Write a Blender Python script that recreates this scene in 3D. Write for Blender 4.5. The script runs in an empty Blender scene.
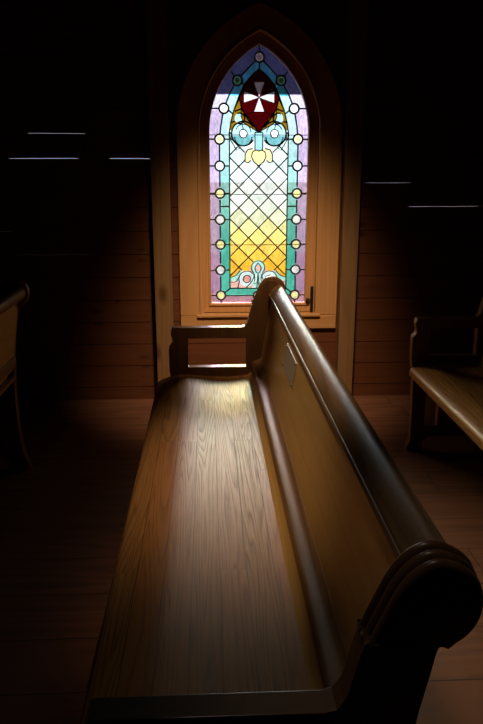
import bpy, bmesh, math, random
from math import sin, cos, pi, radians, sqrt, atan2, atan
from mathutils import Vector, Matrix
random.seed(7)
SC = bpy.context.scene
COL = SC.collection

# ------------------------------------------------------------------ helpers
def new_obj(name, bm, mat=None, parent=None, smooth=False, bevel=0, seg=2, angle=35):
    me = bpy.data.meshes.new(name)
    bmesh.ops.recalc_face_normals(bm, faces=bm.faces[:])
    bm.to_mesh(me); bm.free()
    if mat:
        for m in (mat if isinstance(mat, (list, tuple)) else [mat]):
            me.materials.append(m)
    o = bpy.data.objects.new(name, me)
    COL.objects.link(o)
    if parent: o.parent = parent
    if smooth:
        for p in me.polygons: p.use_smooth = True
    if bevel:
        md = o.modifiers.new('bevel', 'BEVEL'); md.width = bevel; md.segments = seg
        md.limit_method = 'ANGLE'; md.angle_limit = radians(angle); md.harden_normals = False
    return o

def empty(name, loc=(0, 0, 0), parent=None):
    o = bpy.data.objects.new(name, None); COL.objects.link(o); o.location = loc
    o.empty_display_size = .1
    if parent: o.parent = parent
    return o

def tag(o, label=None, cat=None, group=None, kind=None):
    if label: o['label'] = label
    if cat: o['category'] = cat
    if group: o['group'] = group
    if kind: o['kind'] = kind
    return o

def box(bm, x0, x1, y0, y1, z0, z1):
    v = [bm.verts.new(p) for p in ((x0,y0,z0),(x1,y0,z0),(x1,y1,z0),(x0,y1,z0),(x0,y0,z1),(x1,y0,z1),(x1,y1,z1),(x0,y1,z1))]
    for f in ((0,3,2,1),(4,5,6,7),(0,1,5,4),(1,2,6,5),(2,3,7,6),(3,0,4,7)):
        bm.faces.new([v[i] for i in f])

def plate_xz(bm, outer, holes, y0, y1):
    """solid slab: outline (x,z) with holes, between y0 and y1"""
    b = bmesh.new()
    for loop in [outer] + list(holes):
        vs = [b.verts.new((x, y0, z)) for x, z in loop]
        for i in range(len(vs)): b.edges.new((vs[i], vs[(i+1) % len(vs)]))
    bmesh.ops.triangle_fill(b, use_beauty=True, use_dissolve=False, edges=b.edges[:], normal=(0,-1,0))
    r = bmesh.ops.extrude_face_region(b, geom=b.faces[:])
    for v in r['geom']:
        if isinstance(v, bmesh.types.BMVert): v.co.y = y1
    bmesh.ops.recalc_face_normals(b, faces=b.faces[:])
    tmp = bpy.data.meshes.new('t'); b.to_mesh(tmp); b.free(); bm.from_mesh(tmp); bpy.data.meshes.remove(tmp)

def sweep_y(bm, prof, y0, y1, closed=True, n=1):
    """closed (x,z) outline carried along y and capped"""
    rings = []
    for k in range(n+1):
        y = y0 + (y1-y0)*k/n
        rings.append([bm.verts.new((x, y, z)) for x, z in prof])
    m = len(prof)
    for k in range(n):
        for i in range(m):
            bm.faces.new((rings[k][i], rings[k][(i+1) % m], rings[k+1][(i+1) % m], rings[k+1][i]))
    bm.faces.new(rings[0]); bm.faces.new(list(reversed(rings[-1])))

def smooth_curve(pts, n=6):
    """Catmull-Rom through points (open)"""
    out = []
    P = [pts[0]] + list(pts) + [pts[-1]]
    for i in range(1, len(P)-2):
        p0, p1, p2, p3 = P[i-1], P[i], P[i+1], P[i+2]
        for k in range(n):
            t = k/n
            out.append(tuple(.5*((2*p1[j]) + (-p0[j]+p2[j])*t + (2*p0[j]-5*p1[j]+4*p2[j]-p3[j])*t*t + (-p0[j]+3*p1[j]-3*p2[j]+p3[j])*t**3) for j in range(2)))
    out.append(tuple(pts[-1]))
    return out

# ------------------------------------------------------------------ materials
def wood(name, light, dark, grain='Y', across=('X', 0.07, 0.0), rings=9., ring_scale=1., board_len=None, rough=.4, coat=0.,
         knots=0., vary=.25, fine=.35, bump=.12, spec=.5, darkline=0., hue=0.0, seam=.0012, figure=.8, stretch=.55, stint=None):
    m = bpy.data.materials.new(name); m.use_nodes = True
    nt = m.node_tree; N = nt.nodes; L = nt.links; N.clear()
    def nd(t, **k):
        n = N.new(t)
        for a, b in k.items(): setattr(n, a, b)
        return n
    def math_(op, a, b=None, c=None):
        n = nd('ShaderNodeMath', operation=op)
        for i, v in enumerate((a, b, c)):
            if v is None: continue
            if isinstance(v, (int, float)): n.inputs[i].default_value = v
            else: L.new(v, n.inputs[i])
        return n.outputs[0]
    out = nd('ShaderNodeOutputMaterial'); bs = nd('ShaderNodeBsdfPrincipled'); L.new(bs.outputs[0], out.inputs[0])
    tc = nd('ShaderNodeTexCoord'); sp = nd('ShaderNodeSeparateXYZ'); L.new(tc.outputs['Object'], sp.inputs[0])
    ax = {'X': sp.outputs[0], 'Y': sp.outputs[1], 'Z': sp.outputs[2]}
    along = ax[grain]; ac = ax[across[0]]
    other = ax[[c for c in 'XYZ' if c not in (grain, across[0])][0]]
    w = across[1]
    if w:
        q = math_('DIVIDE', math_('SUBTRACT', ac, across[2]), w)
        idx = math_('FLOOR', q); fr = math_('SUBTRACT', q, idx)
    else:
        idx = math_('MULTIPLY', ac, 0.); fr = None
    wn = nd('ShaderNodeTexWhiteNoise', noise_dimensions='1D'); L.new(math_('ADD', idx, .37), wn.inputs['W'])
    rnd = wn.outputs['Value']
    frl = None
    if board_len:
        ql = math_('ADD', math_('DIVIDE', along, board_len), math_('MULTIPLY', rnd, 7.3))
        il = math_('FLOOR', ql); frl = math_('SUBTRACT', ql, il)
        wn2 = nd('ShaderNodeTexWhiteNoise', noise_dimensions='2D')
        cb = nd('ShaderNodeCombineXYZ'); L.new(idx, cb.inputs[0]); L.new(il, cb.inputs[1]); L.new(cb.outputs[0], wn2.inputs['Vector'])
        rnd = wn2.outputs['Value']
    # stretched coordinates
    c = nd('ShaderNodeCombineXYZ')
    off = math_('MULTIPLY', rnd, 13.7)
    L.new(math_('ADD', math_('MULTIPLY', ac, 7.*ring_scale), off), c.inputs[0])
    L.new(math_('ADD', math_('MULTIPLY', along, stretch*ring_scale), math_('MULTIPLY', off, 3.1)), c.inputs[1])
    L.new(math_('MULTIPLY', other, 7.*ring_scale), c.inputs[2])
    n1 = nd('ShaderNodeTexNoise'); n1.inputs['Scale'].default_value = 1.; n1.inputs['Detail'].default_value = 1.5
    n1.inputs['Roughness'].default_value = .4; n1.inputs['Distortion'].default_value = .3
    L.new(c.outputs[0], n1.inputs['Vector'])
    val = n1.outputs['Fac']
    kn = None
    if knots:
        c3 = nd('ShaderNodeCombineXYZ')
        L.new(math_('ADD', math_('MULTIPLY', ac, 6.), off), c3.inputs[0]); L.new(math_('MULTIPLY', along, 3.0), c3.inputs[1])
        vo = nd('ShaderNodeTexVoronoi'); vo.inputs['Scale'].default_value = 1.; vo.inputs['Randomness'].default_value = 1.
        L.new(c3.outputs[0], vo.inputs['Vector'])
        kn = math_('POWER', math_('MAXIMUM', math_('SUBTRACT', 1., math_('MULTIPLY', vo.outputs['Distance'], 5.2/knots)), 0.), 1.3)
        val = math_('ADD', val, math_('MULTIPLY', kn, .5))
    r = math_('FRACT', math_('MULTIPLY', val, rings))
    # asymmetric growth ring: slow rise, sharp fall
    r = math_('MULTIPLY', math_('MINIMUM', math_('POWER', r, 1.8), math_('MULTIPLY', math_('SUBTRACT', 1., r), 3.5)), figure)
    c2 = nd('ShaderNodeCombineXYZ')
    L.new(math_('ADD', math_('MULTIPLY', ac, 420.), math_('MULTIPLY', rnd, 91.)), c2.inputs[0])
    L.new(math_('MULTIPLY', along, 9.), c2.inputs[1]); L.new(math_('MULTIPLY', other, 420.), c2.inputs[2])
    n2 = nd('ShaderNodeTexNoise'); n2.inputs['Scale'].default_value = 1.; n2.inputs['Detail'].default_value = 2.
    L.new(c2.outputs[0], n2.inputs['Vector'])
    f = n2.outputs['Fac']
    fine_ = math_('MULTIPLY', math_('SUBTRACT', f, .5), fine*2.)
    mixv = math_('ADD', math_('ADD', r, fine_), math_('MULTIPLY', math_('SUBTRACT', rnd, .5), vary*2))
    if kn is not None: mixv = math_('ADD', mixv, math_('MULTIPLY', kn, 1.5))
    mixv = math_('MAXIMUM', math_('MINIMUM', mixv, 1.), 0.)
    mx = nd('ShaderNodeMix', data_type='RGBA'); L.new(mixv, mx.inputs[0])
    mx.inputs[6].default_value = (*light, 1); mx.inputs[7].default_value = (*dark, 1)
    colr = mx.outputs[2]
    hv = nd('ShaderNodeHueSaturation')
    L.new(math_('ADD', .5, math_('MULTIPLY', math_('SUBTRACT', rnd, .5), hue)), hv.inputs['Hue'])
    L.new(math_('ADD', 1. , math_('MULTIPLY', math_('SUBTRACT', rnd, .5), vary)), hv.inputs['Value'])
    L.new(colr, hv.inputs['Color']); colr = hv.outputs[0]
    if w and darkline:
        d = math_('MINIMUM', fr, math_('SUBTRACT', 1., fr))
        ln = math_('LESS_THAN', d, seam/w)
        if frl is not None:
            d2 = math_('MINIMUM', frl, math_('SUBTRACT', 1., frl))
            ln = math_('MAXIMUM', ln, math_('LESS_THAN', d2, seam*.8/board_len))
        mm = nd('ShaderNodeMix', data_type='RGBA'); L.new(math_('MULTIPLY', ln, darkline), mm.inputs[0])
        L.new(colr, mm.inputs[6]); mm.inputs[7].default_value = (dark[0]*.25, dark[1]*.25, dark[2]*.25, 1)
        colr = mm.outputs[2]
    L.new(colr, bs.inputs['Base Color'])
    L.new(math_('ADD', rough, math_('MULTIPLY', math_('SUBTRACT', mixv, .4), .14)), bs.inputs['Roughness'])
    bs.inputs['Specular IOR Level'].default_value = spec
    if stint: bs.inputs['Specular Tint'].default_value = (*stint, 1)
    bs.inputs['Coat Weight'].default_value = coat; bs.inputs['Coat Roughness'].default_value = .18
    if bump:
        bp = nd('ShaderNodeBump'); bp.inputs['Strength'].default_value = bump; bp.inputs['Distance'].default_value = .002
        L.new(math_('SUBTRACT', 1., mixv), bp.inputs['Height']); L.new(bp.outputs[0], bs.inputs['Normal'])
    return m

def plain(name, col, rough=.5, metal=0., spec=.5, noise=0.):
    m = bpy.data.materials.new(name); m.use_nodes = True
    nt = m.node_tree; b = nt.nodes['Principled BSDF']
    b.inputs['Base Color'].default_value = (*col, 1); b.inputs['Roughness'].default_value = rough
    b.inputs['Metallic'].default_value = metal; b.inputs['Specular IOR Level'].default_value = spec
    if noise:
        n = nt.nodes.new('ShaderNodeTexNoise'); n.inputs['Scale'].default_value = 30; n.inputs['Detail'].default_value = 4
        mx = nt.nodes.new('ShaderNodeMix'); mx.data_type = 'RGBA'
        mx.inputs[6].default_value = (*[c*(1-noise) for c in col], 1); mx.inputs[7].default_value = (*[min(1, c*(1+noise)) for c in col], 1)
        tc = nt.nodes.new('ShaderNodeTexCoord'); nt.links.new(tc.outputs['Object'], n.inputs['Vector'])
        nt.links.new(n.outputs['Fac'], mx.inputs[0]); nt.links.new(mx.outputs[2], b.inputs['Base Color'])
    return m

M = {}
M['seat'] = wood('seat_oak', (.44,.20,.060), (.095,.032,.008), 'Y', ('X', .0665, -.247), rings=26, ring_scale=1.7, stretch=.33, board_len=1.75, rough=.37, darkline=.6, vary=.18, fine=.6, bump=.15, hue=.015, coat=.0, spec=.10, figure=.8, stint=(1,.78,.68))
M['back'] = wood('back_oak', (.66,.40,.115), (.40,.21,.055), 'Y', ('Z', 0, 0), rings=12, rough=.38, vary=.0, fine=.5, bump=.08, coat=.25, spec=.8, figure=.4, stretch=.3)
M['moulding'] = wood('moulding_oak', (.27,.145,.06), (.10,.045,.017), 'Y', ('X', 0, 0), rings=10, rough=.36, fine=.45, bump=.08, coat=.0, spec=.22, stretch=.3, stint=(1,.74,.55))
M['cap'] = wood('cap_oak', (.30,.18,.08), (.10,.048,.02), 'Y', ('X', 0, 0), rings=12, rough=.36, fine=.45, bump=.08, coat=.0, spec=.4, stretch=.3, figure=.7, stint=(1,.85,.72))
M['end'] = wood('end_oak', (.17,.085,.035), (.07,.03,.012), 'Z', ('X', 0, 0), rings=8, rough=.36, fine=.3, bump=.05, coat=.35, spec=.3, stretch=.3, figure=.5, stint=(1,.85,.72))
PITCH = .137; Z0 = .904
M['wall'] = wood('wall_pine', (.135,.046,.019), (.055,.015,.007), 'X', ('Z', PITCH, Z0), rings=8, ring_scale=1., stretch=.3, board_len=3.1, rough=.6, knots=.8, vary=.14, fine=.3, bump=.05, figure=.4, spec=.2)
M['casing'] = wood('casing_pine', (.52,.27,.105), (.33,.145,.055), 'Z', ('X', 0, 0), rings=10, stretch=.3, rough=.42, vary=0, fine=.3, bump=.04, figure=.5, spec=.3)
M['apron'] = wood('apron_pine', (.52,.27,.105), (.33,.145,.055), 'X', ('Z', 0, 0), rings=10, stretch=.3, rough=.42, vary=0, fine=.3, bump=.04, figure=.5, spec=.3)
M['post'] = wood('post_pine', (.24,.13,.057), (.10,.046,.017), 'Z', ('X', 0, 0), rings=9, stretch=.3, rough=.55, knots=1.2, vary=0, fine=.3, bump=.05, figure=.5, spec=.25)
M['floor'] = wood('floor_boards', (.20,.088,.05), (.07,.028,.017), 'X', ('Y', .235, 1.655), rings=8, ring_scale=1., board_len=2.9, rough=.42, darkline=.9, vary=.2, fine=.4, bump=.2, seam=.0025)
M['ceil'] = wood('ceiling_boards', (.12,.06,.03), (.06,.03,.015), 'Y', ('X', .14, 0), rings=6, rough=.7, darkline=.8, vary=.15, seam=.003)
M['black'] = plain('black_iron', (.012,.012,.013), .35, .0, .5)
M['lead'] = plain('lead_came', (.012,.012,.014), .5)
M['bar'] = plain('saddle_bar', (.05,.045,.12), .5)
M['plaque'] = plain('plaque_metal', (.50,.44,.34), .38, .3, .5, .15)
M['screw'] = plain('screw_brass', (.25,.18,.08), .35, .8)
M['eave'] = plain('eave_paint', (.46,.63,1.), .7, 0, .2, .06)
M['ground'] = plain('outdoor_ground', (.20,.22,.225), .9, 0, .2, .15)

# ------------------------------------------------------------------ room
D = 4.23
XL, XR, YF, ZC = -3.2, 4.4, -2.6, 3.3
C = .304                                   # window centre
W_ = .288; SPR = 1.60; AB = .24            # glass half width, spring height, arch centre offset
R_ = W_ + AB
def half_width(z, d):
    """half width of the pointed opening, offset outwards by d, at height z"""
    if z <= SPR: return W_ + d
    t = (R_+d)**2 - (z-SPR)**2
    return max(0., sqrt(t)-AB) if t > AB*AB else 0.
def arch(d, z_bot, n=14, yfix=None):
    """outline of the opening offset by d (x,z), from bottom left up over the apex to bottom right"""
    ra = R_+d; top = math.acos(AB/ra)
    left = [(C-W_-d, z_bot)]
    for k in range(n+1):
        a = top*k/n
        left.append((C-(ra*cos(a)-AB), SPR+ra*sin(a)))
    right = [(2*C-x, z) for x, z in reversed(left[:-1])]
    return left+right

# back wall: rows of boards with real gaps at the seams, cut round the window
LEAKS = {2.0: [(-.59,-.34),(-.30,-.22)], 1.589: [(-1.01,-.69)], 1.452: [(-1.13,-.74),(-.56,-.33)], 1.041: [(-1.3,-1.15)], .904: [(-1.10,-.72)],
         1.178: [(1.20,1.62),(1.66,1.9)], 1.315: [(.93,1.2)]}
bm = bmesh.new()
T = .024
z = Z0 - PITCH*7
rows = []
while z < ZC:
    rows.append(z); z += PITCH
for r0 in rows:
    za, zb = max(r0+.0024, 0.), min(r0+PITCH-.0024, ZC)
    if zb <= 0: continue
    n = 8 if zb > .5 and za < 2.3 else 1
    for k in range(n):
        a, b = za+(zb-za)*k/n, za+(zb-za)*(k+1)/n
        mid = (a+b)/2
        hw = half_width(mid, .10) if mid > .50 else 0
        if hw > 0:
            box(bm, XL, C-hw, D, D+T, a, b); box(bm, C+hw, XR, D, D+T, a, b)
        else:
            box(bm, XL, XR, D, D+T, a, b)
for r0 in rows:                             # tongue behind each seam
    if r0 < 0.01: continue
    hw = half_width(r0, .10) if r0 > .50 else 0
    lk = []
    for k, v in LEAKS.items():
        if abs(k-r0) < .02: lk = v
    xs = [XL] + [e for g in lk for e in g] + [XR]
    segs = [(xs[i], xs[i+1]) for i in range(0, len(xs), 2)]
    for a, b in segs:
        for s0, s1 in (((a, min(b, C-hw)), (max(a, C+hw), b)) if hw else ((a, b), (1, 0))):
            if s1 > s0: box(bm, s0, s1, D+.005, D+T, r0-.0025, r0+.0025)
    for a, b in lk:                        # where the tongue is worn away only a hair of daylight is left
        box(bm, a, b, D+.004, D+T, r0-.0025, r0+(.0010 if abs(r0-1.4) < .1 else .0005))
        box(bm, a, b, D+.004, D+T, r0+.0016, r0+.0025)
tag(new_obj('wall_back', bm, M['wall']), 'red-brown pine board wall behind the arched window', kind='structure')

bm = bmesh.new(); box(bm, XL-.3, XL, YF, D+T, 0, ZC); tag(new_obj('wall_left', bm, M['wall']), kind='structure')
bm = bmesh.new(); box(bm, XR, XR+.3, YF, D+T, 0, ZC); tag(new_obj('wall_right', bm, M['wall']), kind='structure')
bm = bmesh.new(); box(bm, XL-.3, XR+.3, YF-.3, YF, 0, ZC); tag(new_obj('wall_front', bm, M['wall']), kind='structure')
bm = bmesh.new(); box(bm, XL-.3, XR+.3, YF-.3, D+T, -.2, 0); tag(new_obj('floor', bm, M['floor']), 'dark worn wooden floorboards running along the window wall', kind='structure')
bm = bmesh.new(); box(bm, XL-.3, XR+.3, YF-.3, D+T+.1, ZC, ZC+.1); tag(new_obj('ceiling', bm, M['ceil']), kind='structure')
# outside: ground and roof overhang
bm = bmesh.new(); box(bm, -40, 40, D+T+.0, 90, -.32, -.30); tag(new_obj('ground', bm, M['ground']), kind='structure')
bm = bmesh.new()
box(bm, XL-1, XR+1, 4.95, 5.0, 1.873, 2.75)                # fascia
box(bm, XL-1, XR+1, D+T+.01, 4.95, 2.62, 2.66)              # soffit
tag(new_obj('roof_eave', bm, M['eave']), 'pale blue eave board outside, seen through the top of the glass', kind='structure')

# posts beside the window
for i, (x0, x1, lab) in enumerate(((-.318, -.212, 'rough knotty pine post left of the window'), (.79, .885, 'rough knotty pine post right of the window'))):
    bm = bmesh.new(); box(bm, x0, x1, D-.085, D, 0, ZC)
    o = new_obj('trim_%d' % (i+1), bm, M['post'], bevel=.004); tag(o, lab, kind='structure')

# ------------------------------------------------------------------ window
win = empty('window_1', (0, 0, 0)); tag(win, 'pointed-arch stained glass window in a pine casing', kind='structure')
def ring(bm, d_in, d_out, zb_in, zb_out, y0, y1):
    """closed frame (arch shaped with a bottom rail)"""
    plate_xz(bm, arch(d_out, zb_out), [arch(d_in, zb_in)], y0, y1)
def band(bm, d_in, d_out, zb, y0, y1):
    """arch shaped board open at the bottom"""
    a, b = arch(d_in, zb), arch(d_out, zb)
    plate_xz(bm, b + list(reversed(a)), [], y0, y1)
bm = bmesh.new(); band(bm, .068, .187, .533, D-.022, D); new_obj('window_casing', bm, M['casing'], win, bevel=.003)
bm = bmesh.new(); box(bm, C-.475, C+.475, D-.022, D, .448, .5315); new_obj('window_apron', bm, M['apron'], win, bevel=.003)
bm = bmesh.new(); band(bm, .056, .070, .533, D-.032, D+.055); new_obj('window_jamb', bm, M['casing'], win, bevel=.003)
bm = bmesh.new(); box(bm, C-.375, C+.375, D-.036, D+.085, .524, .541); new_obj('window_sill', bm, M['apron'], win, bevel=.004, seg=3)
bm = bmesh.new(); ring(bm, -.001, .050, .600, .541, D+.035, D+.075)
new_obj('window_sash', bm, M['casing'], win, bevel=.003)
bm = bmesh.new(); ring(bm, .003, .014, .596, .585, D+.028, D+.037); new_obj('glazing_bead', bm, M['casing'], win, bevel=.002)
bm = bmesh.new(); ring(bm, .045, .12, .541, .46, D+.026, D+.10); new_obj('window_frame', bm, M['casing'], win)
# latch
bm = bmesh.new(); box(bm, C+.318, C+.336, D+.004, D+.016, .545, .705); box(bm, C+.322, C+.334, D+.016, D+.036, .56, .69)
h = new_obj('window_handle', bm, M['black'], win, bevel=.003)
bm = bmesh.new(); bmesh.ops.create_uvsphere(bm, u_segments=12, v_segments=8, radius=.012, matrix=Matrix.Translation((C+.302, D+.018, .621)))
box(bm, C+.302, C+.325, D+.016, D+.024, .617, .625); new_obj('knob', bm, M['black'], h, smooth=True)

# stained glass ------------------------------------------------------------
def pip(x, y, poly):
    r = False; n = len(poly); j = n-1
    for i in range(n):
        xi, yi = poly[i]; xj, yj = poly[j]
        if (yi > y) != (yj > y) and x < (xj-xi)*(y-yi)/(yj-yi)+xi: r = not r
        j = i
    return r
MID = [(.229,.643),(.2295,1.55),(.222,1.63),(.203,1.731),(.168,1.813),(.125,1.882),(.062,1.948),(0,2.006)]
INN = [(.172,.688),(.172,1.60),(.163,1.655),(.145,1.722),(.116,1.798),(.084,1.863),(.040,1.912),(0,1.943)]
def mirror(half): return half + [(-x, z) for x, z in reversed(half) if x > 1e-6]
MIDP = [(0,.643)]+MID; INNP = [(0,.688)]+INN
SHIELD = [(0,1.943),(.040,1.912),(.084,1.863),(.108,1.815),(.113,1.785),(.101,1.730),(.066,1.672),(.030,1.635),(0,1.600)]
CURL = [(.101,1.730),(.104,1.69),(.092,1.655),(.055,1.632),(0,1.600),(.030,1.640),(.062,1.680),(.085,1.705)]
JEW = [(.228,.645,'y'),(.229,.801,'w'),(.229,.955,'y'),(.229,1.103,'w'),(.229,1.255,'y'),(.229,1.412,'w'),(.229,1.562,'y'),(.203,1.731,'w'),(.125,1.882,'g'),(0,2.006,'p'),(0,.642,'w')]
JR = .0265
XA = [[(0,1.791),(-.032,1.874),(.032,1.874)], [(0,1.791),(-.030,1.712),(.032,1.712)], [(0,1.791),(.087,1.825),(.087,1.760)], [(0,1.791),(-.087,1.825),(-.087,1.762)]]
HEART = [(0,1.412),(.030,1.437),(.043,1.465),(.036,1.492),(.016,1.502),(0,1.496)]
PETAL = [(.016,1.502),(.036,1.510),(.066,1.503),(.080,1.478),(.080,1.436),(.062,1.430),(.046,1.444),(.043,1.465),(.036,1.492)]
ZT = [(0,1.412),(.045,1.44),(.08,1.432),(.082,1.488),(.172,1.575)]
ZB = [(0,.862),(.030,.852),(.044,.815),(.060,.793),(.11,.800),(.14,.768),(.172,.752)]
def interp(t, x):
    for (a, b), (c, d) in zip(t, t[1:]):
        if x <= c: return b+(d-b)*(x-a)/(c-a)
    return t[-1][1]
LD = .118; LZ = 1.290
rr = random.Random(3)
_cache = {}
def jit(key, amt=.12):
    if key not in _cache: _cache[key] = 1+rr.uniform(-amt, amt)
    return _cache[key]
def lerp3(a, b, t): return tuple(a[i]+(b[i]-a[i])*t for i in range(3))
def ramp(z):
    R = [(.72,(.80,.36,.02)),(.80,(.82,.42,.03)),(.90,(.84,.55,.08)),(.98,(.84,.66,.18)),(1.06,(.76,.76,.36)),(1.13,(.66,.78,.60)),(1.22,(.66,.78,.74)),(1.35,(.52,.58,.58)),(1.45,(.40,.48,.47)),(1.7,(.40,.48,.47))]
    if z <= R[0][0]: return R[0][1]
    for (a, ca), (b, cb) in zip(R, R[1:]):
        if z <= b: return lerp3(ca, cb, (z-a)/(b-a))
    return R[-1][1]
PUR = (.36,.28,.41); AQ = (.07,.40,.32); WH = (.62,.63,.64); PALE = (.40,.66,.68); PINK = (.72,.42,.38); BLUE = (.12,.60,.92)
def glass(u, z):
    a = abs(u); s = 1 if u > 0 else -1
    for k, (x, zz, t) in enumerate(JEW):
        d = sqrt((a-x)**2+(z-zz)**2)
        if d < JR:
            if t == 'w': return WH
            if t == 'y': return (.80,.74,.22) if d < JR*.5 else (.62,.62,.40)
            if t == 'g': return (.10,.20,.02) if d < JR*.5 else (.20,.55,.40)
            return (.8,.55,.45) if d < JR*.5 else (.9,.85,.75)
    if not pip(a, z, MIDP):
        if z < .66: return (.42,.22,.28)
        k = int((z-.645)/.154)
        if z > 1.807: return (.20,.24,.56)
        if z > 1.72: return (.42,.38,.52)
        return tuple(c*jit(('p', s, k)) for c in (PUR if z > .9 else (.36,.22,.36)))
    if not pip(a, z, INNP):
        k = int((z-.645)/.154)
        if z > 1.80: return (BLUE if not (s > 0 and z < 1.85) else (.05,.36,.42))
        t = max(0, min(1, (z-.95)/.65))
        return tuple(c*jit(('a', s, k)) for c in lerp3(AQ, (.30,.43,.46), t))
    if z > 1.40 and z > interp(ZT, a):
        for q in XA:
            if pip(u, z, q): return (.55,.58,.66)
        if pip(a, z, CURL): return (.13,.065,.004)
        if pip(a, z, SHIELD): return tuple(c*(.8 if z < 1.70 else 1.) for c in (.034,.0005,.0008))
        d = sqrt((a-.112)**2+(z-1.677)**2)
        if d < .029: return (.30,.50,.54)
        d = sqrt((a-.091)**2+(z-1.593)**2)
        if d < .022: return (.8,.75,.85)
        if d < .068: return (.10,.26,.28) if z < 1.58 else (.30,.48,.52)
        if z > 1.61: return (.16,.085,.004)
        if a < .022 and z > 1.50: return (.22,.42,.46)
        if pip(a, z, HEART): return (.62,.52,.22)
        if pip(a, z, PETAL): return (.60,.50,.24)
        if .105 < a < .15 and z < 1.55 and z > 1.50: return (.16,.36,.38)
        return (.46,.48,.48)
    if z < interp(ZB, a):
        if sqrt(a*a+(z-.812)**2) < .018: return PINK
        if sqrt(a*a+(z-.815)**2) < .040: return (.42,.72,.70)
        if sqrt((a-.068)**2+(z-.745)**2) < .022: return (.62,.30,.28)
        if sqrt((a-.068)**2+(z-.745)**2) < .048: return (.58,.76,.78)
        if a < .03: return (.42,.70,.66)
        if a > .10 and z > .73: return (.34,.64,.56)
        return PINK
    i = math.floor((u+(z-LZ))/LD); j = math.floor(((z-LZ)-u)/LD)
    zc = LZ+(i+j+1)*LD/2
    c = ramp(min(max(zc, .78), 1.6)); f = jit(('l', i, j), .13)
    return tuple(min(.9, q*f) for q in c)

ST = .004; GY = 4.29
bm = bmesh.new(); cl = bm.loops.layers.float_color.new('tint')
nx = int(2*(W_+.006)/ST)+1; nz = int((2.08-.588)/ST)
u0 = -nx*ST/2; z0 = .588
cols = {}
grid = {}
def gv(i, k, side):
    key = (i, k, side)
    if key not in grid: grid[key] = bm.verts.new((C+u0+i*ST, GY-.0015 if side == 0 else GY+.0015, z0+k*ST))
    return grid[key]
cells = set()
for i in range(nx):
    for k in range(nz):
        u, z = u0+(i+.5)*ST, z0+(k+.5)*ST
        if abs(u) > half_width(z, .008): continue
        cells.add((i, k)); cols[(i, k)] = glass(u, z)
for (i, k) in cells:
    c = cols[(i, k)]; cc = tuple(sqrt(max(q, 0)) for q in c)+(1,)
    f = bm.faces.new((gv(i,k,0), gv(i+1,k,0), gv(i+1,k+1,0), gv(i,k+1,0)))
    g = bm.faces.new((gv(i,k,1), gv(i,k+1,1), gv(i+1,k+1,1), gv(i+1,k,1)))
    for ff in (f, g):
        for l in ff.loops: l[cl] = cc
gm = bpy.data.materials.new('stained_glass'); gm.use_nodes = True
nt = gm.node_tree; N = nt.nodes; L = nt.links; N.clear()
out = N.new('ShaderNodeOutputMaterial'); at = N.new('ShaderNodeAttribute'); at.attribute_name = 'tint'
tr = N.new('ShaderNodeBsdfTransparent'); gl = N.new('ShaderNodeBsdfGlossy'); gl.inputs['Roughness'].default_value = .12
tc = N.new('ShaderNodeTexCoord'); mp = N.new('ShaderNodeMapping'); mp.inputs['Scale'].default_value = (60, 1, 26)
no = N.new('ShaderNodeTexNoise'); no.inputs['Scale'].default_value = 1.; no.inputs['Detail'].default_value = 3; no.inputs['Distortion'].default_value = 1.2
L.new(tc.outputs['Object'], mp.inputs[0]); L.new(mp.outputs[0], no.inputs['Vector'])
mr = N.new('ShaderNodeMapRange'); mr.inputs['From Min'].default_value = .3; mr.inputs['From Max'].default_value = .7
mr.inputs['To Min'].default_value = .84; mr.inputs['To Max'].default_value = 1.06; L.new(no.outputs['Fac'], mr.inputs['Value'])
vm = N.new('ShaderNodeVectorMath'); vm.operation = 'SCALE'; L.new(at.outputs['Color'], vm.inputs[0]); L.new(mr.outputs[0], vm.inputs['Scale'])
L.new(vm.outputs[0], tr.inputs['Color'])
bp = N.new('ShaderNodeBump'); bp.inputs['Strength'].default_value = .3; bp.inputs['Distance'].default_value = .003; L.new(no.outputs['Fac'], bp.inputs['Height']); L.new(bp.outputs[0], gl.inputs['Normal'])
ms = N.new('ShaderNodeMixShader'); ms.inputs[0].default_value = .04; L.new(tr.outputs[0], ms.inputs[1]); L.new(gl.outputs[0], ms.inputs[2])
L.new(ms.outputs[0], out.inputs[0])
new_obj('stained_glass', bm, gm, win)

# lead came
bm = bmesh.new()
def ribbon(pts, w=.0088, dy=.0045, closed=False):
    n = len(pts); pr = []
    for i in range(n):
        if closed: p, q = pts[i-1], pts[(i+1) % n]
        else: p, q = pts[max(i-1, 0)], pts[min(i+1, n-1)]
        dx, dz = q[0]-p[0], q[1]-p[1]; l = sqrt(dx*dx+dz*dz) or 1
        nx_, nz_ = -dz/l*w/2, dx/l*w/2
        x, z = pts[i]
        pr.append([bm.verts.new((C+x+nx_, GY-dy*.5, z+nz_)), bm.verts.new((C+x+nx_*.4, GY-dy, z+nz_*.4)), bm.verts.new((C+x-nx_*.4, GY-dy, z-nz_*.4)), bm.verts.new((C+x-nx_, GY-dy*.5, z-nz_)),
                   bm.verts.new((C+x-nx_, GY+dy*.6, z-nz_)), bm.verts.new((C+x+nx_, GY+dy*.6, z+nz_))])
    m = 6
    for i in range(n if closed else n-1):
        a, b = pr[i], pr[(i+1) % n]
        for k in range(m): bm.faces.new((a[k], a[(k+1) % m], b[(k+1) % m], b[k]))
    if not closed: bm.faces.new(pr[0]); bm.faces.new(list(reversed(pr[-1])))
def both(pts, **k):
    ribbon(pts, **k); ribbon([(-x, z) for x, z in pts], **k)
def circ(x, z, r, a0=0, a1=360, n=20, **k):
    full = abs(a1-a0) >= 360
    p = [(x+r*cos(radians(a0+(a1-a0)*i/n)), z+r*sin(radians(a0+(a1-a0)*i/n))) for i in range(n if full else n+1)]
    ribbon(p, closed=full, **k)
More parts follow.
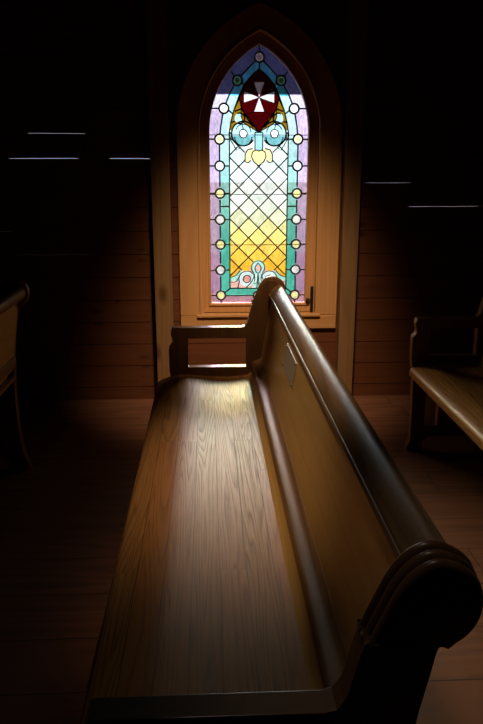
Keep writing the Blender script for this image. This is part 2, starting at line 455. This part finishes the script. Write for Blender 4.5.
def circ2(x, z, r, a0=0, a1=360, **k):
    circ(x, z, r, a0, a1, **k)
    if x > 1e-6: circ(-x, z, r, 180-a0, 180-a1, **k)
def cut_by_jewels(p, q, n=60):
    """straight came that stops at the jewels"""
    run = []
    for i in range(n+1):
        t = i/n; x, z = p[0]+(q[0]-p[0])*t, p[1]+(q[1]-p[1])*t
        inside = any((abs(x)-jx)**2+(z-jz)**2 < (JR*.98)**2 for jx, jz, _ in JEW)
        if not inside: run.append((x, z))
        if (inside or i == n):
            if len(run) > 1: ribbon([run[0], run[-1]])
            run = []
for x, z, t in JEW: circ2(x, z, JR+.001, w=.0105)
for a, b in zip(MID, MID[1:]):
    cut_by_jewels(a, b); cut_by_jewels((-a[0], a[1]), (-b[0], b[1]))
both(INN, w=.0075)
cut_by_jewels((-.229,.643), (.229,.643)); ribbon([(-.172,.688),(.172,.688)])
for x, z, t in JEW[:8]:
    hw = half_width(z, 0)
    both([(x+JR, z), (hw, z)])
    if z < 1.7 and z > .7: both([(x-JR, z), (.172, z)])
both([(.228,.645-JR),(.228,.595)]); both([(.206,.660),(.172,.688)])
both([(.203-JR,1.722),(.150,1.700)]); both([(.125+.02,1.905),(.160,1.930)]); both([(.125-.022,1.868),(.086,1.862)]); ribbon([(0,2.032),(0,2.07)]); ribbon([(0,1.98),(0,1.943)])
both([(.172,1.18),(.229,1.18)]); ribbon([(.08,.643),(.08,.595)])
# lattice
for fam in (1, -1):
    for k in range(-9, 9):
        run = []
        n = 400
        for i in range(n+1):
            u = -.172+.344*i/n
            z = LZ + k*LD - fam*u
            ok = interp(ZB, abs(u)) <= z <= interp(ZT, abs(u))
            if ok: run.append((u, z))
            if (not ok or i == n) and run:
                if len(run) > 2: ribbon([run[0], run[-1]], w=.0075)
                run = []
# cross, shield and scrolls
for q in XA: ribbon(q, closed=True, w=.0055)
both(SHIELD[3:], w=.0075); both(CURL[:4]+[(0,1.600)], w=.0055); both([(.101,1.730),(.062,1.680),(.030,1.640),(0,1.600)], w=.0055)
both([(.113,1.785),(.150,1.700)][:1]+[(.145,1.722)], w=.006)
both([(.101,1.730),(.140,1.715)]); both([(.066,1.700),(.030,1.712)], w=.005); ribbon([(-.030,1.712),(.032,1.712)], w=.005)
both([(.087,1.760),(.108,1.765)], w=.005); both([(.087,1.825),(.104,1.822)], w=.005)
circ2(.112, 1.677, .029, 60, 300)
both([(.140,1.660),(.165,1.655)])
circ2(.091, 1.593, .068, -150, 150); circ2(.091, 1.593, .023, w=.006); circ2(.091, 1.575, .050, 180, 360, w=.006); circ2(.091, 1.600, .045, 20, 180, w=.005)
both([(.023,1.600),(.022,1.502)], w=.006); both([(0,1.600),(.023,1.600)], w=.006)
both([(.159,1.593),(.172,1.60)]); both([(.159,1.59),(.166,1.56),(.130,1.50),(.110,1.515)], w=.006)
both([(.082,1.488),(.172,1.575)], w=.0075); both(HEART, w=.007); both(PETAL[1:6]+[(.046,1.444)], w=.007); both([(.172,1.575),(.172,1.60)], w=.01)
both([(.091,1.616),(.100,1.66)], w=.005)
# bottom ornament
circ(0, .815, .041, -50, 230, w=.0065); both(smooth_curve([(0,.842),(.018,.815),(.012,.79),(0,.778)], 4), w=.006)
circ2(.068, .745, .049, -20, 200, w=.006); circ2(.068, .745, .023, w=.0055)
both(smooth_curve([(.020,.778),(.030,.745),(.050,.715),(.075,.690)], 4), w=.006)
both(smooth_curve([(.110,.798),(.135,.768),(.172,.756)], 4), w=.006); both(smooth_curve([(.112,.765),(.135,.730),(.172,.728)], 4), w=.006)
both([(.114,.728),(.125,.688)], w=.006); both([(0,.72),(.03,.72)], w=.005); both([(.007,.688),(0,.775)], w=.006)
both([(.108,.69),(.172,.688)])
new_obj('lead_came', bm, M['lead'], win)
for z in (.951, 1.249, 1.586):
    bm = bmesh.new()
    bmesh.ops.create_cone(bm, cap_ends=True, segments=8, radius1=.0022, radius2=.0022, depth=2*W_+.01, matrix=Matrix.Translation((C, GY+.012, z)) @ Matrix.Rotation(pi/2, 4, 'Y'))
    new_obj('saddle_bar', bm, M['bar'], win)

# ------------------------------------------------------------------ pews
SC_C = (.286, .860)
def arcpts(c, r, a0, a1, n):
    return [(c[0]+r*cos(radians(a0+(a1-a0)*i/n)), c[1]+r*sin(radians(a0+(a1-a0)*i/n))) for i in range(n+1)]
def end_outline(af):
    p = [(af+.02,.691)]
    p = [(af+.014,.684),(af+.020,.690)] + [(.150,.690)] + smooth_curve([(.166,.694),(.180,.716),(.189,.755),(.199,.79),(.216,.815),(.240,.850)], 3)
    p += arcpts(SC_C, .048, 165, -50, 12)
    p += [(.318,.805),(.304,.796),(.297,.78)] + smooth_curve([(.290,.74),(.274,.65),(.262,.52),(.256,.38),(.258,.22),(.272,.09),(.292,.03),(.296,.0)], 3)
    p += [(.205,0),(.20,.045),(.17,.075),(af+.12,.075),(af+.085,.045),(af+.08,0)]
    p += [(af+.004,0),(af+.004,.018),(af+.014,.034),(af+.020,.06),(af+.020,.10),(af+.014,.40),(af,.48),(af-.001,.585)]
    p += smooth_curve([(af+.001,.598),(af+.008,.606),(af+.016,.617),(af+.017,.634),(af+.012,.650),(af+.010,.668)], 2)
    return p
def make_pew(off, af, nf, label, with_plaque=False, ya=.785, yb=3.225):
    root = empty('church_pew', (off, 0, 0)); tag(root, label, 'pew', 'wooden church pews')
    t = .045
    for (y0, y1, s) in ((ya, ya+t, -1), (yb-t, yb, 1)):
        bm = bmesh.new()
        hole = [(af+.089,.500),(.172,.500),(.172,.638),(af+.089,.638)]
        hole2 = [(af+.085,.13),(af+.155,.13),(af+.155,.37),(af+.085,.37)]
        plate_xz(bm, end_outline(af), [hole, hole2], y0, y1)
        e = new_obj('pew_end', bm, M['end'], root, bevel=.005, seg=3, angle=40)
        # rolled scroll: stepped mouldings round the top
        bm = bmesh.new()
        inner = y1 if s < 0 else y0
        pr = smooth_curve([(.197,.795),(.204,.816),(.218,.850),(.236,.888),(.260,.915),(.288,.926),(.318,.918),(.343,.897),(.354,.866),(.351,.834),(.338,.810),(.322,.796),(.310,.786),(.299,.790)], 3)
        n_ = len(pr); loops = []
        for k in range(3):
            for yy, d in ((.0, .009), (.002, .0045), (.0055, .001), (.0095, 0.), (.0135, .001), (.017, .0045), (.019, .009)):
                if k and yy == 0.: continue
                lp = []
                for i in range(n_):
                    p, q = pr[i-1], pr[(i+1) % n_]
                    dx, dz = q[0]-p[0], q[1]-p[1]; l = sqrt(dx*dx+dz*dz) or 1
                    lp.append(bm.verts.new((pr[i][0]+dz/l*(d+.002*k), inner+s*(.001+.019*k+yy), pr[i][1]-dx/l*(d+.002*k))))
                loops.append(lp)
        for A_, B_ in zip(loops, loops[1:]):
            for i in range(n_): bm.faces.new((A_[i], A_[(i+1) % n_], B_[(i+1) % n_], B_[i]))
        bm.faces.new(loops[0]); bm.faces.new(list(reversed(loops[-1])))
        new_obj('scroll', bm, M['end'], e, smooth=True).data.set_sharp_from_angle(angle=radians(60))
    y0, y1 = ya+t-.004, yb-t+.004
    # seat
    k = (nf+.247)
    def sx(x):                              # front of the seat nearer or further from the back
        return x + k*max(0, min(1, (.10-x)/.347))
    top = smooth_curve([(-.247,.408),(-.245,.424),(-.230,.439),(-.195,.453),(-.155,.463),(-.11,.466),(-.06,.462),(0,.4555),(.06,.4525),(.12,.4545),(.165,.459),(.180,.461)], 5)
    prof = [(sx(x), z) for x, z in top] + [(.18,.432),(.10,.428),(0,.428)] + [(sx(x), z) for x, z in ((-.10,.432),(-.20,.410),(-.228,.392),(-.240,.394),(-.246,.400))]
    bm = bmesh.new(); sweep_y(bm, prof, y0, y1, n=6)
    s = new_obj('seat', bm, M['seat'], root, smooth=True); s.data.set_sharp_from_angle(angle=radians(40)) if hasattr(s.data, 'set_sharp_from_angle') else None
    # cove rail behind the seat, batten, back panel
    bm = bmesh.new(); pr = smooth_curve([(.176,.458),(.184,.464),(.193,.476),(.199,.490),(.203,.505)], 4) + [(.235,.505),(.235,.425),(.176,.425)]
    sweep_y(bm, pr, y0, y1); new_obj('seat_rail', bm, M['back'], root, smooth=True).data.set_sharp_from_angle(angle=radians(40))
    bm = bmesh.new(); pr = smooth_curve([(.200,.500),(.197,.506),(.197,.516),(.201,.524),(.208,.528),(.230,.535),(.243,.546)], 4) + [(.252,.546),(.252,.500)]
    sweep_y(bm, pr, y0, y1); new_obj('batten', bm, M['moulding'], root, smooth=True).data.set_sharp_from_angle(angle=radians(50))
    bm = bmesh.new(); pr = [(.236,.50),(.290,.845),(.310,.842),(.256,.50)]
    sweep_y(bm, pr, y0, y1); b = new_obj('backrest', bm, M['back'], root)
    bm = bmesh.new()
    pr = smooth_curve([(.283,.829),(.277,.832),(.2745,.839),(.278,.8455),(.281,.847),(.283,.853),(.292,.866),(.306,.878),(.321,.885),(.333,.883),(.341,.874),(.343,.858),(.339,.842),(.328,.831)], 4)
    sweep_y(bm, pr, y0, y1); new_obj('top_rail', bm, M['cap'], root, smooth=True).data.set_sharp_from_angle(angle=radians(50))
    # book rack rail behind
    bm = bmesh.new(); sweep_y(bm, [(.252,.520),(.252,.566),(.272,.566),(.275,.562),(.275,.524),(.272,.520)], y0, y1); new_obj('rear_rail', bm, M['cap'], root)
    bm = bmesh.new(); sweep_y(bm, [(.246,.452),(.246,.470),(.262,.470),(.262,.452)], y0, y1); new_obj('rear_rail', bm, M['cap'], root)
    if with_plaque:
        # thin plate on the face of the back, in the plane of the back
        n = Vector((-(.845-.50), 0, .290-.236)).normalized()
        up = Vector((.290-.236, 0, .845-.50)).normalized()
        def pt(y, z, d):
            f = (z-.50)/.345
            p = Vector((.236+.054*f, y, z)) + n*d
            return p
        bm = bmesh.new()
        v = [bm.verts.new(pt(y, z, d)) for d in (-.002, .003) for y, z in ((2.17,.708),(2.45,.708),(2.45,.793),(2.17,.793))]
        for f in ((0,3,2,1),(4,5,6,7),(0,1,5,4),(1,2,6,5),(2,3,7,6),(3,0,4,7)): bm.faces.new([v[i] for i in f])
        pl = new_obj('plaque', bm, M['plaque'], root, bevel=.001); pl['label'] = 'small pale rectangular plate fixed to the backrest'
        for y, z in ((2.185,.716),(2.435,.716),(2.435,.785),(2.185,.785)):
            bm = bmesh.new(); bmesh.ops.create_uvsphere(bm, u_segments=10, v_segments=6, radius=.004, matrix=Matrix.Translation(pt(y, z, .003)))
            new_obj('screw', bm, M['screw'], pl, smooth=True)
    return root
make_pew(0, -.187, -.247, 'long oak pew in the centre foreground, seen along its shining seat towards the window', True)
make_pew(1.155, -.150, -.157, 'shadowy pew at the right edge, its seat corner lit along the front', yb=3.38)
make_pew(-1.165, -.187, -.20, 'dim pew at the left edge, seen from behind, only its scrolled end showing', yb=3.22)

# ------------------------------------------------------------------ light and camera
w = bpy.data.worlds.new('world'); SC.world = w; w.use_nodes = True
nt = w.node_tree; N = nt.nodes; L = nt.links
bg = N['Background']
tc = N.new('ShaderNodeTexCoord')
def wm(op, *args):
    n = N.new('ShaderNodeMath'); n.operation = op
    for i, v in enumerate(args):
        if isinstance(v, (int, float)): n.inputs[i].default_value = v
        else: L.new(v, n.inputs[i])
    return n.outputs[0]
# overcast sky: a dull bank low on the horizon, a broad bright glow of veiled sun above it
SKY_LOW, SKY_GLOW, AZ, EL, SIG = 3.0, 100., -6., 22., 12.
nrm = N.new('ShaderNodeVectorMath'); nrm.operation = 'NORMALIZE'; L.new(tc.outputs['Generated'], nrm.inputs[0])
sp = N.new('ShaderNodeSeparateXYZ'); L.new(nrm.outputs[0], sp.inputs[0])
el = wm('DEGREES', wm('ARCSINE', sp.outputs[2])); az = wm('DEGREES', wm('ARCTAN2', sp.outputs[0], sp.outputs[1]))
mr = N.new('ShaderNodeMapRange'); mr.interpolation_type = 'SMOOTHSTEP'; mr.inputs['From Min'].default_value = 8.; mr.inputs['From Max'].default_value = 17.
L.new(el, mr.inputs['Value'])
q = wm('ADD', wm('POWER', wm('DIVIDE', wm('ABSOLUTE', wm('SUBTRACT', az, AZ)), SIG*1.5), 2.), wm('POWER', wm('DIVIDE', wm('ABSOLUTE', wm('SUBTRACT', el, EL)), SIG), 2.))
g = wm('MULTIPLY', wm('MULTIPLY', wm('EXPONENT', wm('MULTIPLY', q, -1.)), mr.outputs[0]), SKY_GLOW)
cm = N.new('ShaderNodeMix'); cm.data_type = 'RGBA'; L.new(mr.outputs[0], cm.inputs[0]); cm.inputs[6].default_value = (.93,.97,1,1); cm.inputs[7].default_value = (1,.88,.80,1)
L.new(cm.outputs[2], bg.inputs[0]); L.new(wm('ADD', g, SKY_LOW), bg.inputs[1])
pl = bpy.data.lights.new('window_portal', 'AREA'); pl.shape = 'RECTANGLE'; pl.size = .62; pl.size_y = 1.52
pl.cycles.is_portal = True
po = bpy.data.objects.new('window_portal', pl); COL.objects.link(po); po.location = (C, D+.11, 1.335); po.rotation_euler = (radians(-90), 0, 0)

def spot(loc, aim, power, deg, col, r=.15):  # unseen fill spots, added to brighten the casing, backrest, seat and near scroll
    sl = bpy.data.lights.new('fill_spot', 'SPOT'); sl.energy = power; sl.color = col; sl.spot_size = radians(deg); sl.spot_blend = 1.; sl.shadow_soft_size = r
    so = bpy.data.objects.new('fill_spot', sl); COL.objects.link(so); so.location = loc
    so.rotation_euler = (Vector(aim)-so.location).to_track_quat('-Z', 'Y').to_euler()
spot((.32, 2.5, 3.1), (.28, 4.0, .55), 430., 37, (1., .71, .44))
spot((-.38, 1.95, 3.0), (.27, 2.08, .6), 105., 38, (1., .74, .48))
spot((-.05, 1.35, 3.1), (.34, .82, .9), 15., 22, (1., .88, .78), .06)

cam = bpy.data.cameras.new('camera'); co = bpy.data.objects.new('camera', cam); COL.objects.link(co)
P = radians(15.4); F = 704.
Y = atan(34.5*cos(P)/F)
co.location = (0, 0, 1.40); co.rotation_euler = (pi/2-P, 0, -Y)
cam.sensor_width = 36; cam.lens = F*36/724; cam.clip_start = .02; cam.clip_end = 300
SC.camera = co
vs = SC.view_settings; vs.view_transform = 'Standard'; vs.look = 'None'; vs.gamma = 1; vs.exposure = 0; vs.use_curve_mapping = False
SC.cycles.use_denoising = True
SC.cycles.sample_clamp_indirect = 12
SC.cycles.max_bounces = 10; SC.cycles.diffuse_bounces = 6; SC.cycles.transparent_max_bounces = 16
